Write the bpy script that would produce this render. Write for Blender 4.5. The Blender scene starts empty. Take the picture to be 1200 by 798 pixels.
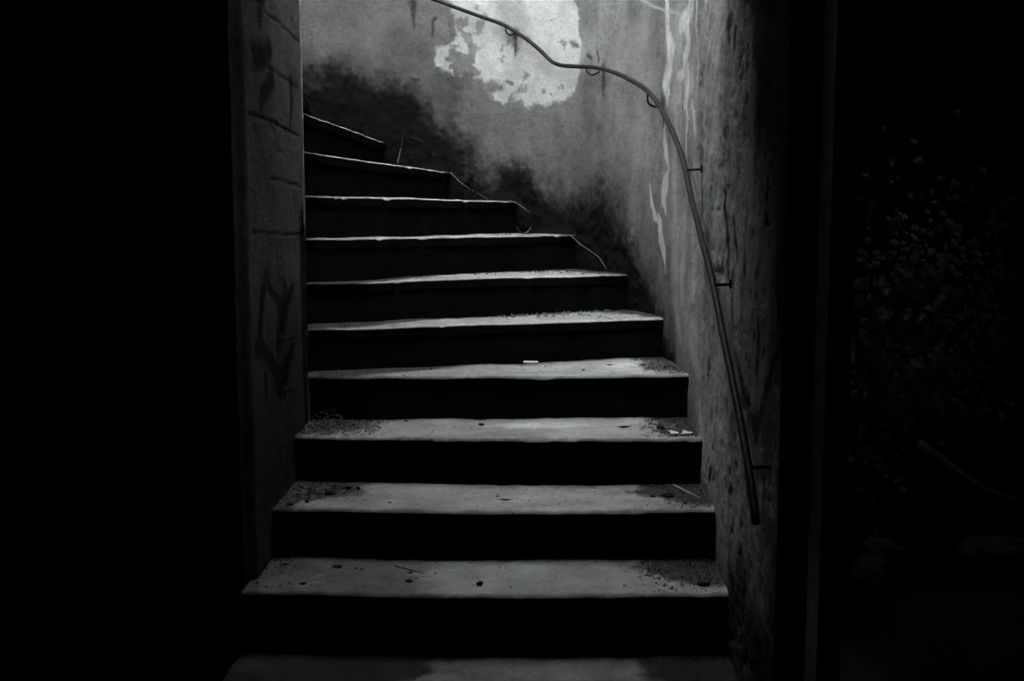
import bpy, math, random
import numpy as np
from mathutils import Vector

# ------------------------------------------------------------------ camera, sky, exposure
scene = bpy.context.scene
CEIL_Y, CEIL_Z = 3.10, 2.26        # edge and underside of the room's ceiling
COL = scene.collection
cam = bpy.data.cameras.new('camera')
cam.sensor_width = 36.0
cam.lens = 39.0
cam.clip_start = 0.05
cam_ob = bpy.data.objects.new('camera', cam)
cam_ob.location = (0.0, 0.0, 1.24)
cam_ob.rotation_euler = (math.radians(90 - 6.54), 0, 0)
COL.objects.link(cam_ob)
scene.camera = cam_ob

world = bpy.data.worlds.new('overcast_sky')
scene.world = world
world.use_nodes = True
wn = world.node_tree
bg = wn.nodes['Background']
bg.inputs['Color'].default_value = (0.965, 1.0, 0.985, 1)
bg.inputs['Strength'].default_value = 22.0

vs = scene.view_settings
vs.view_transform = 'Standard'
vs.look = 'None'
vs.gamma = 1.0
vs.exposure = 1.0

rnd = random.Random(7)

# ------------------------------------------------------------------ noise helpers
def _hash(ix, iy, seed):
    h = (ix.astype(np.int64) * 374761393 + iy.astype(np.int64) * 668265263 + seed * 1274126177) & 0x7fffffff
    h = ((h ^ (h >> 13)) * 1103515245) & 0x7fffffff
    h = ((h ^ (h >> 15)) * 747796405) & 0x7fffffff
    return (h & 0xffff) / 65535.0

def vnoise(x, y, seed=0):
    ix = np.floor(x); iy = np.floor(y)
    fx = x - ix; fy = y - iy
    fx = fx * fx * (3 - 2 * fx); fy = fy * fy * (3 - 2 * fy)
    a = _hash(ix, iy, seed); b = _hash(ix + 1, iy, seed)
    c = _hash(ix, iy + 1, seed); d = _hash(ix + 1, iy + 1, seed)
    return (a + (b - a) * fx) * (1 - fy) + (c + (d - c) * fx) * fy

def fbm(x, y, seed=0, octv=4):
    t = np.zeros(np.broadcast(x, y).shape); a = 0.5; n = 0.0
    for k in range(octv):
        t = t + a * vnoise(x * 2 ** k + 17.3 * k, y * 2 ** k - 9.1 * k, seed + k)
        n += a; a *= 0.55
    return t / n

def sstep(a, b, x):
    t = np.clip((x - a) / (b - a), 0, 1)
    return t * t * (3 - 2 * t)

def seg_ratio(px, py, pts, widths):
    """distance to a polyline as a multiple of its (varying) half width"""
    best = np.full(px.shape, 9.0)
    for (a, b, wa, wb) in zip(pts[:-1], pts[1:], widths[:-1], widths[1:]):
        dx, dy = b[0] - a[0], b[1] - a[1]
        L2 = dx * dx + dy * dy + 1e-12
        t = np.clip(((px - a[0]) * dx + (py - a[1]) * dy) / L2, 0, 1)
        d = np.hypot(px - a[0] - t * dx, py - a[1] - t * dy) / (wa + (wb - wa) * t)
        best = np.minimum(best, d)
    return best

def seg_dist(px, py, pts, widths):
    """distance to a polyline minus its (varying) half width"""
    best = np.full(px.shape, 9.0)
    for (a, b, wa, wb) in zip(pts[:-1], pts[1:], widths[:-1], widths[1:]):
        dx, dy = b[0] - a[0], b[1] - a[1]
        L2 = dx * dx + dy * dy + 1e-12
        t = np.clip(((px - a[0]) * dx + (py - a[1]) * dy) / L2, 0, 1)
        d = np.hypot(px - a[0] - t * dx, py - a[1] - t * dy) - (wa + (wb - wa) * t)
        best = np.minimum(best, d)
    return best

def poly_sdist(px, py, poly):
    """signed distance to a closed polygon, positive inside"""
    inside = np.zeros(px.shape, bool)
    n = len(poly)
    for i in range(n):
        x0, y0 = poly[i]; x1, y1 = poly[(i + 1) % n]
        if y0 == y1:
            continue
        c = (y0 > py) != (y1 > py)
        inside ^= c & (px < (x1 - x0) * (py - y0) / (y1 - y0) + x0)
    d = seg_dist(px, py, list(poly) + [poly[0]], [0.0] * (n + 1))
    return np.where(inside, d, -d)

# ------------------------------------------------------------------ materials
def new_mat(name, rough=0.9, metal=0.0, spec=0.3):
    m = bpy.data.materials.new(name)
    m.use_nodes = True
    nt = m.node_tree
    b = nt.nodes['Principled BSDF']
    b.inputs['Roughness'].default_value = rough
    b.inputs['Metallic'].default_value = metal
    b.inputs['Specular IOR Level'].default_value = spec
    return m, nt, b

def noisy_mat(name, lo, hi, scale, rough=0.9, bump=0.3, bump_scale=None, stretch=(1, 1, 1), metal=0.0, spec=0.3, attr=None, dist=0.004, speck=False):
    m, nt, b = new_mat(name, rough, metal, spec)
    N = nt.nodes; L = nt.links
    tc = N.new('ShaderNodeTexCoord')
    mp = N.new('ShaderNodeMapping'); mp.inputs['Scale'].default_value = stretch
    L.new(tc.outputs['Object'], mp.inputs['Vector'])
    nz = N.new('ShaderNodeTexNoise'); nz.inputs['Scale'].default_value = scale
    nz.inputs['Detail'].default_value = 6; nz.inputs['Roughness'].default_value = 0.62
    L.new(mp.outputs['Vector'], nz.inputs['Vector'])
    cr = N.new('ShaderNodeValToRGB')
    cr.color_ramp.elements[0].position = 0.3; cr.color_ramp.elements[1].position = 0.72
    cr.color_ramp.elements[0].color = (lo * .98, lo, lo * .985, 1)
    cr.color_ramp.elements[1].color = (hi * .98, hi, hi * .985, 1)
    L.new(nz.outputs['Fac'], cr.inputs['Fac'])
    out = cr.outputs['Color']
    if attr:
        at = N.new('ShaderNodeAttribute'); at.attribute_name = attr
        mul = N.new('ShaderNodeVectorMath'); mul.operation = 'MULTIPLY'
        L.new(out, mul.inputs[0]); L.new(at.outputs['Vector'], mul.inputs[1])
        out = mul.outputs['Vector']
    if speck:       # small dark pits and specks in the concrete
        ns = N.new('ShaderNodeTexNoise'); ns.inputs['Scale'].default_value = 75; ns.inputs['Detail'].default_value = 2
        L.new(mp.outputs['Vector'], ns.inputs['Vector'])
        rs = N.new('ShaderNodeValToRGB')
        rs.color_ramp.elements[0].position = .66; rs.color_ramp.elements[0].color = (1, 1, 1, 1)
        rs.color_ramp.elements[1].position = .71; rs.color_ramp.elements[1].color = (.35, .35, .35, 1)
        L.new(ns.outputs['Fac'], rs.inputs['Fac'])
        mu = N.new('ShaderNodeVectorMath'); mu.operation = 'MULTIPLY'
        L.new(out, mu.inputs[0]); L.new(rs.outputs['Color'], mu.inputs[1])
        out = mu.outputs['Vector']
    L.new(out, b.inputs['Base Color'])
    n2 = N.new('ShaderNodeTexNoise'); n2.inputs['Scale'].default_value = bump_scale or scale * 3
    n2.inputs['Detail'].default_value = 5; n2.inputs['Roughness'].default_value = 0.6
    L.new(mp.outputs['Vector'], n2.inputs['Vector'])
    bp = N.new('ShaderNodeBump'); bp.inputs['Strength'].default_value = bump; bp.inputs['Distance'].default_value = dist
    L.new(n2.outputs['Fac'], bp.inputs['Height'])
    L.new(bp.outputs['Normal'], b.inputs['Normal'])
    return m

# the attribute 'tone' carries the plaster's colour: whitewash, moss, rust runs, paint, some painted-in light and shade
M_PLASTER = noisy_mat('weathered_plaster', 0.445, 0.555, 45, 0.92, 0.8, 110, attr='tone', spec=0.0)
M_TREAD = noisy_mat('worn_concrete', 0.42, 0.58, 60, 0.85, 0.5, 160, attr='tone', dist=0.003, spec=0.0, speck=True)
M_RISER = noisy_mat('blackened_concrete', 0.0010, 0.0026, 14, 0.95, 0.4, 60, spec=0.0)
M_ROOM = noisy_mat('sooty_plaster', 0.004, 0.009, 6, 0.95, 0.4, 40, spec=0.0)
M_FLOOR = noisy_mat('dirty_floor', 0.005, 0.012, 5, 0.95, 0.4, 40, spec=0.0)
M_WOOD = noisy_mat('grey_timber', 0.04, 0.09, 9, 0.85, 0.5, 40, stretch=(6, 6, 0.35))
M_IRON = noisy_mat('painted_iron', 0.0035, 0.008, 70, 0.5, 0.2, 140, metal=0.0, spec=0.02)
M_GRIT = noisy_mat('grit', 0.003, 0.022, 130, 0.95, 0.2, spec=0.0)
M_STONE = noisy_mat('dark_stone', 0.002, 0.006, 60, 0.9, 0.3, spec=0.0)
M_DARKLEAF = noisy_mat('dead_leaf_brown', 0.003, 0.010, 40, 0.9, 0.3, spec=0.0)
M_PALE = noisy_mat('pale_flake', 0.09, 0.13, 90, 0.85, 0.3)
M_WHITE = noisy_mat('white_paper', 0.15, 0.18, 60, 0.8, 0.1)
M_STRAW = noisy_mat('dry_straw', 0.026, 0.05, 50, 0.9, 0.2, spec=0.0)
M_WEED = noisy_mat('weed_leaf', 0.003, 0.007, 40, 0.9, 0.2, spec=0.0)
M_IVY = noisy_mat('ivy_leaf', 0.016, 0.08, 20, 0.8, 0.2)
M_RUBBLE = noisy_mat('rubble_stone', 0.01, 0.04, 12, 0.95, 0.5)

# ------------------------------------------------------------------ object helpers
def link(name, me, mat=None, parent=None, smooth=False):
    o = bpy.data.objects.new(name, me)
    COL.objects.link(o)
    if mat is not None and not me.materials:
        me.materials.append(mat)
    if parent is not None:
        o.parent = parent
    if smooth:
        me.shade_smooth()
    return o

def mesh(name, verts, faces):
    me = bpy.data.meshes.new(name)
    me.from_pydata([tuple(v) for v in verts], [], faces)
    me.update()
    return me

def empty(name, loc):
    o = bpy.data.objects.new(name, None)
    o.empty_display_size = 0.1
    o.location = loc
    COL.objects.link(o)
    return o

def tag(o, label=None, cat=None, group=None, kind=None):
    if label: o['label'] = label
    if cat: o['category'] = cat
    if group: o['group'] = group
    if kind: o['kind'] = kind
    return o

def box_mesh(name, x0, x1, y0, y1, z0, z1, bevel=0.0):
    v = [(x, y, z) for z in (z0, z1) for (x, y) in ((x0, y0), (x1, y0), (x1, y1), (x0, y1))]
    f = [(3, 2, 1, 0), (4, 5, 6, 7), (0, 1, 5, 4), (1, 2, 6, 5), (2, 3, 7, 6), (3, 0, 4, 7)]
    me = mesh(name, v, f)
    return me

def prism_mesh(name, pts, z0, z1):
    n = len(pts)
    v = [(x, y, z0) for x, y in pts] + [(x, y, z1) for x, y in pts]
    f = [tuple(range(n - 1, -1, -1)), tuple(range(n, 2 * n))]
    f += [(i, (i + 1) % n, n + (i + 1) % n, n + i) for i in range(n)]
    return mesh(name, v, f)

def tube_mesh(name, pts, radii, sides=8):
    pts = [Vector(p) for p in pts]
    if not hasattr(radii, '__len__'):
        radii = [radii] * len(pts)
    v = []; f = []
    prev = None
    for i, p in enumerate(pts):
        t = (pts[min(i + 1, len(pts) - 1)] - pts[max(i - 1, 0)]).normalized()
        if prev is None:
            up = Vector((0, 0, 1)) if abs(t.z) < .9 else Vector((1, 0, 0))
            n = t.cross(up).normalized()
        else:
            n = (prev - t * prev.dot(t)).normalized()
        prev = n
        b = t.cross(n)
        for k in range(sides):
            a = 2 * math.pi * k / sides
            v.append(p + (n * math.cos(a) + b * math.sin(a)) * radii[i])
    for i in range(len(pts) - 1):
        for k in range(sides):
            k2 = (k + 1) % sides
            f.append((i * sides + k, i * sides + k2, (i + 1) * sides + k2, (i + 1) * sides + k))
    f.append(tuple(range(sides - 1, -1, -1)))
    m = (len(pts) - 1) * sides
    f.append(tuple(range(m, m + sides)))
    return mesh(name, v, f)

def catmull(P, n=8):
    P = [np.array(p, float) for p in P]
    P = [2 * P[0] - P[1]] + P + [2 * P[-1] - P[-2]]
    out = []
    for i in range(1, len(P) - 2):
        a, b, c, d = P[i - 1:i + 3]
        for k in range(n):
            t = k / n
            out.append(.5 * (2 * b + (c - a) * t + (2 * a - 5 * b + 4 * c - d) * t * t + (3 * b - a - 3 * c + d) * t ** 3))
    out.append(P[-2])
    return np.array(out)

def grid_wall(name, path, svals, zvals, disp, tone, thick, mat, parent=None):
    """dense front skin of a wall over a plan path, with plain back and top so that it is solid.
    inward normal is to the left of travel; disp(s,z) in metres, tone(s,z) = albedo"""
    seg = np.hypot(*np.diff(path, axis=0).T)
    S = np.concatenate([[0], np.cumsum(seg)])
    X = np.interp(svals, S, path[:, 0]); Y = np.interp(svals, S, path[:, 1])
    tx = np.gradient(X); ty = np.gradient(Y)
    l = np.hypot(tx, ty); nx = -ty / l; ny = tx / l
    s2, z2 = np.meshgrid(svals, zvals, indexing='ij')
    d = disp(s2, z2); tn = tone(s2, z2, d)
    ns, nz = s2.shape
    V = np.stack([X[:, None] + nx[:, None] * d, Y[:, None] + ny[:, None] * d, z2], -1).reshape(-1, 3)
    bt = np.stack([X - nx * thick, Y - ny * thick, np.full(ns, zvals[-1])], -1)
    bb = np.stack([X - nx * thick, Y - ny * thick, np.full(ns, zvals[0])], -1)
    allv = np.concatenate([V, bt, bb])
    i = np.arange(ns - 1)[:, None]; j = np.arange(nz - 1)[None, :]
    a = (i * nz + j).ravel(); b = ((i + 1) * nz + j).ravel()
    F = np.stack([a, a + 1, b + 1, b], -1)
    o1 = ns * nz; o2 = o1 + ns
    k = np.arange(ns - 1)
    ft = k * nz + nz - 1; ft2 = (k + 1) * nz + nz - 1
    F = np.concatenate([F, np.stack([ft, o1 + k, o1 + k + 1, ft2], -1), np.stack([o1 + k, o2 + k, o2 + k + 1, o1 + k + 1], -1)])
    tones = np.concatenate([tn.ravel(), np.full(2 * ns, 0.08)])
    me = bpy.data.meshes.new(name)
    me.vertices.add(len(allv)); me.vertices.foreach_set('co', allv.ravel().astype(np.float32))
    me.loops.add(F.size); me.loops.foreach_set('vertex_index', F.ravel().astype(np.int32))
    me.polygons.add(len(F)); me.polygons.foreach_set('loop_start', (np.arange(len(F)) * 4).astype(np.int32))
    me.update(calc_edges=True)
    # the two end caps
    at = me.attributes.new('tone', 'FLOAT_VECTOR', 'POINT')
    at.data.foreach_set('vector', np.repeat(tones, 3).astype(np.float32))
    me.shade_smooth()
    return link(name, me, mat, parent)

# ------------------------------------------------------------------ outer stair wall (right, curving round behind the stair)
WALL_CTRL = [(.548, 2.1), (.578, 2.5), (.600, 2.9), (.618, 3.3), (.640, 3.7), (.652, 4.1), (.628, 4.6), (.522, 5.0), (.305, 5.45), (.03, 5.74), (-.325, 5.95), (-.68, 6.03), (-1.1, 5.98), (-1.55, 5.75), (-1.95, 5.35), (-2.2, 4.9)]
WALL = catmull(WALL_CTRL, 24)

WHITEWASH = [(4.2285, 2.4528), (4.2145, 2.3439), (4.2101, 2.257), (4.1956, 2.191), (4.206, 2.1264), (4.2998, 2.0965), (4.3102, 2.0222), (4.2713, 1.9897), (4.1819, 1.9723), (4.1464, 2.0009), (4.0956, 1.9675), (4.0181, 1.9239), (3.9813, 1.9604), (3.9284, 1.9354), (3.9017, 1.8693), (3.9868, 1.8355), (3.8585, 1.811), (3.7926, 1.8197), (3.7592, 1.7922), (3.634, 1.8007), (3.5122, 1.7998), (3.4338, 1.8298), (3.4071, 1.8918), (3.387, 1.9697), (3.395, 2.0504), (3.4166, 2.1329), (3.431, 2.2145), (3.4649, 2.2913), (3.5782, 2.3972)]
HOLE = [(4.131, 2.0348), (4.1052, 2.0982), (4.069, 2.1603), (4.1099, 2.1893)]
SMOKE = [(3.8746, 2.3544), (3.8585, 2.2687), (3.8368, 2.1656)]
MOSS_TOP = [(5.0048, 2.0807), (4.8942, 2.0401), (4.7376, 2.0069), (4.5789, 1.9801), (4.4637, 1.9385), (4.3458, 1.8333), (4.2732, 1.7334), (4.1738, 1.6506), (4.0714, 1.5858), (3.9397, 1.5208), (3.8475, 1.5355), (3.7362, 1.5148), (3.6321, 1.4099), (3.5403, 1.3325), (3.3729, 1.3956), (3.1817, 1.3907), (3.0747, 1.2985), (2.9322, 1.24), (2.7986, 1.0911), (2.6149, 0.9338), (2.3817, 0.7755), (2.0912, 0.6257), (1.7464, 0.4331), (1.142, 0.2469), (0.2943, 0.4086)]
WHITE_RUNS = [
 ([(2.5248, 2.1387), (2.5103, 2.0957), (2.49, 1.9581), (2.4311, 1.8825), (2.5045, 1.7742), (2.4756, 1.7201), (2.4591, 1.6711)], [0.0154, 0.0168, 0.024, 0.0468, 0.0341, 0.0294, 0.007]),
 ([(2.4936, 1.5855), (2.4906, 1.5338), (2.4747, 1.4883), (2.4276, 1.411)], [0.0087, 0.0287, 0.0252, 0.0075]),
 ([(2.4421, 1.4116), (2.4803, 1.3612), (2.5029, 1.3028), (2.4729, 1.24)], [0.0085, 0.0338, 0.0324, 0.0081]),
 ([(2.6856, 1.363), (2.6622, 1.2833), (2.6283, 1.2328), (2.5703, 1.1974)], [0.0051, 0.0141, 0.0184, 0.0099]),
 ([(2.5713, 1.2187), (2.5432, 1.1341), (2.4899, 1.0792), (2.4576, 0.9965)], [0.0198, 0.031, 0.0291, 0.006]),
 ([(2.0178, 2.0403), (2.014, 2.0037), (2.0813, 1.9614), (2.2434, 1.9514)], [0.052, 0.052, 0.041, 0.0304]),
 ([(2.0813, 1.9614), (2.1146, 1.9303), (2.0522, 1.8593), (2.1402, 1.8226), (2.0965, 1.7579), (2.0711, 1.6932), (2.103, 1.6437)], [0.0378, 0.019, 0.0313, 0.0223, 0.035, 0.0509, 0.024]),
 ([(2.0965, 1.7579), (2.2612, 1.7654), (2.3137, 1.775)], [0.0191, 0.0196, 0.0072]),
 ([(2.0849, 1.6481), (2.0226, 1.5808), (2.0699, 1.5069), (2.0642, 1.4536)], [0.0128, 0.0155, 0.0191, 0.0096]),
 ([(1.9369, 1.6397), (1.9089, 1.5714), (1.8804, 1.5097)], [0.01, 0.0208, 0.009]),
 ([(1.8609, 1.9897), (1.8682, 1.8899), (1.8301, 1.7684), (1.8636, 1.6999)], [0.0127, 0.0144, 0.0133, 0.0073]),
 ([(1.6301, 1.9324), (1.6258, 1.9045)], [0.015, 0.0093]),
]
PALE_STREAKS = [
 ([(2.116, 1.0471), (2.0677, 0.9532), (1.9827, 0.8644), (1.8499, 0.7999), (1.764, 0.7039)], [0.0613, 0.0912, 0.0754, 0.0718, 0.0387]),
 ([(1.9536, 1.454), (1.9157, 1.3008), (1.8712, 1.1191), (1.8686, 0.9363)], [0.0385, 0.0325, 0.0346, 0.0523]),
 ([(2.2161, 1.8521), (2.1877, 1.5625), (2.2299, 1.24), (2.2779, 0.9724)], [0.1168, 0.1786, 0.1325, 0.0716]),
 ([(2.3132, 0.9703), (2.2507, 0.8734), (2.1626, 0.7485)], [0.0415, 0.0439, 0.0153]),
 ([(1.7767, 0.6261), (1.7161, 0.5605)], [0.0193, 0.0118]),
 ([(1.6676, 0.5691), (1.5808, 0.4679)], [0.0287, 0.0144]),
 ([(2.0849, 1.6481), (2.0649, 1.4599), (1.9246, 1.2094)], [0.135, 0.15, 0.129]),
]
WHITE_LINE = [(2.9325, 2.2004), (2.8142, 2.1506), (2.695, 2.105), (2.4692, 2.0416), (2.1743, 1.9775)]
WHITE_LINE_B = [(2.0615, 1.9459), (1.9496, 1.9091), (1.7994, 1.8615)]
RUNS = [
 ([(3.8368, 2.153), (3.8368, 2.1066), (3.8422, 2.0311)], [0.0162, 0.0109, 0.0032]),
 ([(3.1755, 1.9138), (3.1745, 1.8596), (3.1651, 1.7812)], [0.0126, 0.0126, 0.0048]),
 ([(4.4355, 2.3915), (4.4361, 2.3303), (4.4327, 2.2074)], [0.0188, 0.014, 0.0024]),
 ([(4.313, 2.259), (4.3276, 2.2467), (4.338, 2.1684)], [0.0048, 0.0058, 0.0049]),
 ([(1.7311, 1.4192), (1.7233, 1.37), (1.681, 1.2543)], [0.0382, 0.0263, 0.0118]),
 ([(0.9767, 1.0614), (0.9533, 1.0063), (0.8933, 0.9065)], [0.0274, 0.0166, 0.0073]),
 ([(2.5365, 1.6921), (2.5216, 1.6392), (2.5063, 1.5864)], [0.0241, 0.0147, 0.0075]),
 ([(3.4628, 2.0628), (3.436, 2.0475), (3.4087, 2.0361)], [0.0066, 0.0134, 0.0069]),
 ([(3.3222, 1.9819), (3.2845, 1.9656)], [0.0074, 0.0075]),
 ([(4.4496, 1.9471), (4.4071, 1.9416)], [0.0038, 0.0033]),
 ([(3.8963, 1.9118), (3.8585, 1.8964)], [0.0054, 0.0076]),
 ([(3.2315, 1.9903), (3.2229, 1.9426)], [0.0062, 0.0062]),
]
STROKES = [
 ([(0.8087, 0.8364), (0.6578, 0.7706), (0.5077, 0.7281)], [0.0144, 0.0211, 0.0308]),
 ([(0.507, 0.7241), (0.4073, 0.7974), (0.3146, 0.886), (0.2064, 0.9829)], [0.0306, 0.0189, 0.0148, 0.0107]),
 ([(0.4997, 0.9967), (0.491, 0.9412), (0.5066, 0.8824)], [0.0096, 0.0157, 0.0243]),
 ([(0.7846, 1.1521), (0.7469, 1.0879)], [0.0112, 0.011]),
 ([(1.0202, 1.7739), (1.0954, 1.7634), (1.1096, 1.7516)], [0.0153, 0.0324, 0.0164]),
 ([(0.97, 1.7316), (0.9942, 1.697)], [0.0148, 0.0227]),
 ([(0.8154, 1.5417), (0.8534, 1.5171)], [0.0168, 0.0141]),
 ([(1.1588, 1.3017), (1.0841, 1.143), (1.0733, 1.0704)], [0.014, 0.0197, 0.0164]),
 ([(0.9987, 1.2118), (0.9254, 1.1247)], [0.0123, 0.0223]),
 ([(0.2554, 1.0778), (0.2479, 1.033)], [0.0219, 0.022]),
]

def col_interp(s, pts):
    p = sorted(pts)
    return np.interp(s, [a[0] for a in p], [a[1] for a in p])

def pits(s, z):
    """deep, vertically drawn-out gouges in the render of the straight stretch"""
    n = fbm(s * 22 + 2 * fbm(s * 5, z * 4, 61, 2), z * 32, 40, 3)
    m = sstep(.67, .74, n)
    where = sstep(2.1, 1.45, s) * (.35 + .65 * sstep(.42, .62, fbm(s * 5, z * 2.2, 66, 2)))
    return m * where

def outer_disp(s, z):
    d = (fbm(s * 2.2, z * 1.6, 3, 4) - .5) * .03 + (fbm(s * 14, z * 12, 9, 3) - .5) * .006
    d += (fbm(s * 13, z * 24, 23, 4) - .5) * .008 * sstep(2.4, 1.5, s)
    d -= .006 * pits(s, z)
    mt = col_interp(s, MOSS_TOP)
    d += (fbm(s * 22, z * 22, 77, 3) - .45) * .02 * sstep(.05, -.2, z - mt) * sstep(1.9, 2.4, s)
    return d

def outer_tone(s, z, d):
    big = fbm(s * 2.6, z * 2.1, 11, 4)
    mid = fbm(s * 9, z * 6, 12, 4)
    streak = fbm(s * 9, z * 1.6, 13, 3)
    t = .100 * (.40 + .95 * big + .50 * (mid - .5) + .5 * (streak - .5))
    # smoky dark cloud round the left end of the rail wall
    warp_s = s + (fbm(s * 11, z * 11, 20, 4) - .5) * .10
    warp_z = z + (fbm(s * 11, z * 11, 25, 4) - .5) * .10
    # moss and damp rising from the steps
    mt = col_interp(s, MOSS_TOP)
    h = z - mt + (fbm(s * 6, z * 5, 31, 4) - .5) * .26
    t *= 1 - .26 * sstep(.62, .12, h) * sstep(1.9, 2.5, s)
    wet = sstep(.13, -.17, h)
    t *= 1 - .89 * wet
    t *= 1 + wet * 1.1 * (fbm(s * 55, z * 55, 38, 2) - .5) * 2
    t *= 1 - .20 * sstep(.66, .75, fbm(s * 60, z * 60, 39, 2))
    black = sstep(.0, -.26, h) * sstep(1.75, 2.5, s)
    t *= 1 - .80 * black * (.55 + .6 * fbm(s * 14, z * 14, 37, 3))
    t *= 1 + .78 * sstep(2.3, 1.3, s)       # straight stretch lifted in tone, standing in for light reaching farther
    # whitewash left on the wall
    m = (s > 2.6) & (s < 4.4) & (z > 1.4)
    sd = np.full(s.shape, -1.0)
    sd[m] = poly_sdist(warp_s[m] * .18 + s[m] * .82, warp_z[m] * .18 + z[m] * .82, WHITEWASH)
    flake = (fbm(s * 24, z * 24, 51, 4) - .5)
    ww = sstep(-.010, .014, sd + .016 + flake * .06)
    hole = sstep(.65, .73, fbm(s * 15 + z * 6, z * 17 - s * 5, 57, 4) + .03 * sstep(.14, .0, sd) + .16 * sstep(.13, .02, seg_dist(s, z, HOLE, [.03] * len(HOLE))))
    ww = ww * (1 - .85 * hole)
    ww *= 1 - .28 * sstep(.45, .75, fbm(s * 8, z * 6, 58, 4))
    ww *= 1 - .5 * sstep(.08, .0, seg_dist(s, z, SMOKE, [.05] * len(SMOKE)) + (mid - .5) * .12)
    t = t + ww * (.225 - t)
    # lime runs and pale streaks
    ws = s + (fbm(s * 30, z * 20, 70, 3) - .5) * .022
    m = (s < 2.7) & (s > .7)
    def near(lst, soft):
        best = np.full(s.shape, 9.0)
        for pts, w in lst:
            p0 = min(p[0] for p in pts) - .15; p1 = max(p[0] for p in pts) + .15
            z0 = min(p[1] for p in pts) - .15; z1 = max(p[1] for p in pts) + .15
            k = (s > p0) & (s < p1) & (z > z0) & (z < z1)
            if k.any():
                best[k] = np.minimum(best[k], seg_ratio(ws[k], z[k], pts, w))
        return sstep(1 + soft, 1 - soft * .6, best)
    ps = near(PALE_STREAKS, .9) * (.4 + .9 * streak)
    t = t * (1 + .55 * ps)
    wr = near(WHITE_RUNS, .45)
    t = t + wr * (.225 - t) * (.50 + .50 * sstep(.3, .6, mid))
    wl = near([(WHITE_LINE, [.005] * 5), (WHITE_LINE_B, [.004] * 3)], .6)
    t = t + wl * .8 * (.16 - t)
    dr = near(RUNS, 1.5)
    t *= 1 - .72 * dr
    t *= 1 - .75 * near(STROKES, .5)
    t *= 1 - .45 * pits(s, z)
    return np.maximum(t, .004)

s_dense = np.arange(.16, 5.35, .007)
s_rest = np.arange(5.4, 6.6, .06)
z_dense = np.arange(-.16, 2.46, .007)
z_rest = np.arange(2.5, 6.65, .09)  # out of view; wall raised this high to cut off low sky light
wall_right = grid_wall('wall_right', WALL, np.concatenate([s_dense, s_rest]), np.concatenate([z_dense, z_rest]), outer_disp, outer_tone, .10, M_PLASTER)
tag(wall_right, kind='structure')
link('wall_end', prism_mesh('wall_end', [(.553, 2.245), (.665, 2.238), (.666, 2.262), (.554, 2.262)], -.16, 2.6), M_ROOM, wall_right)

# ------------------------------------------------------------------ left wall of the stair (the pier's inner face)
LEFT = np.array([(-.735, 3.93), (-.746, 3.12)])
LEFT_LEN = float(np.hypot(*(LEFT[1] - LEFT[0])))
def fl(p):      # distance measured from the near end
    return p
PAINT = [
 ([(0.2339, 1.0555), (0.1949, 0.9989), (0.1535, 0.9132), (0.1137, 0.8366)], [0.022, 0.0279, 0.0274, 0.0206]),
 ([(0.2339, 1.0555), (0.2959, 1.0047), (0.3742, 0.967), (0.4584, 0.9466), (0.5516, 0.9701), (0.6088, 1.0004)], [0.022, 0.016, 0.0179, 0.025, 0.021, 0.0109]),
 ([(0.4851, 0.9583), (0.4291, 0.9077), (0.3843, 0.8356)], [0.0445, 0.0556, 0.0361]),
 ([(0.1259, 0.8528), (0.23, 0.8142), (0.3159, 0.7576), (0.3824, 0.7042), (0.4464, 0.7169), (0.5855, 0.7835)], [0.0311, 0.0221, 0.0232, 0.0484, 0.0375, 0.0203]),
 ([(0.2012, 0.7528), (0.2037, 0.674)], [0.0153, 0.0131]),
 ([(0.1749, 1.6882), (0.2604, 1.7048), (0.3522, 1.7378)], [0.0364, 0.0381, 0.0288]),
 ([(0.3658, 1.6525), (0.3177, 1.6265), (0.2484, 1.5937), (0.2225, 1.5513)], [0.029, 0.0294, 0.026, 0.0171]),
 ([(0.258, 1.8798), (0.2391, 1.8028)], [0.0325, 0.0215]),
 ([(0.6407, 1.6767), (0.6467, 1.6076), (0.6107, 1.5208)], [0.0203, 0.0204, 0.0133]),
]
CRACKS = [
 ([(0.0768, 1.5187), (0.2192, 1.5212), (0.3745, 1.5187), (0.5444, 1.5103), (0.7611, 1.506)], [.003, .0035, .003, .003, .002]),
 ([(0.2972, 1.845), (0.5046, 1.8394), (0.7388, 1.8272), (0.8544, 1.8332)], [.001, .0015, .003, .003]),
 ([(0.2799, 1.685), (0.5116, 1.6751), (0.7497, 1.6664)], [.001, .0015, .0025]),
 ([(0.31, 1.3464), (0.5519, 1.3401), (0.7861, 1.3317)], [.001, .001, .002]),
 ([(0.0802, 1.1864), (0.3145, 1.1773), (0.6543, 1.1682), (0.8129, 1.1652)], [.001, .001, .002, .002]),
]
SCRATCH = [
 ([(0.2339, 0.8504), (0.4218, 0.8396), (0.6323, 0.8333)], [.0015, .002, .001]),
 ([(0.4286, 0.6693), (0.5453, 0.662), (0.6561, 0.6594)], [.001, .0025, .001]),
 ([(0.3358, 0.498), (0.4352, 0.4937), (0.5142, 0.4973)], [.001, .0025, .001]),
]
def near_left(s, z, lst, soft):
    best = np.full(s.shape, 9.0)
    for pts, w in lst:
        best = np.minimum(best, seg_dist(s, z, pts, w))
    return sstep(soft, -.001, best)
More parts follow.
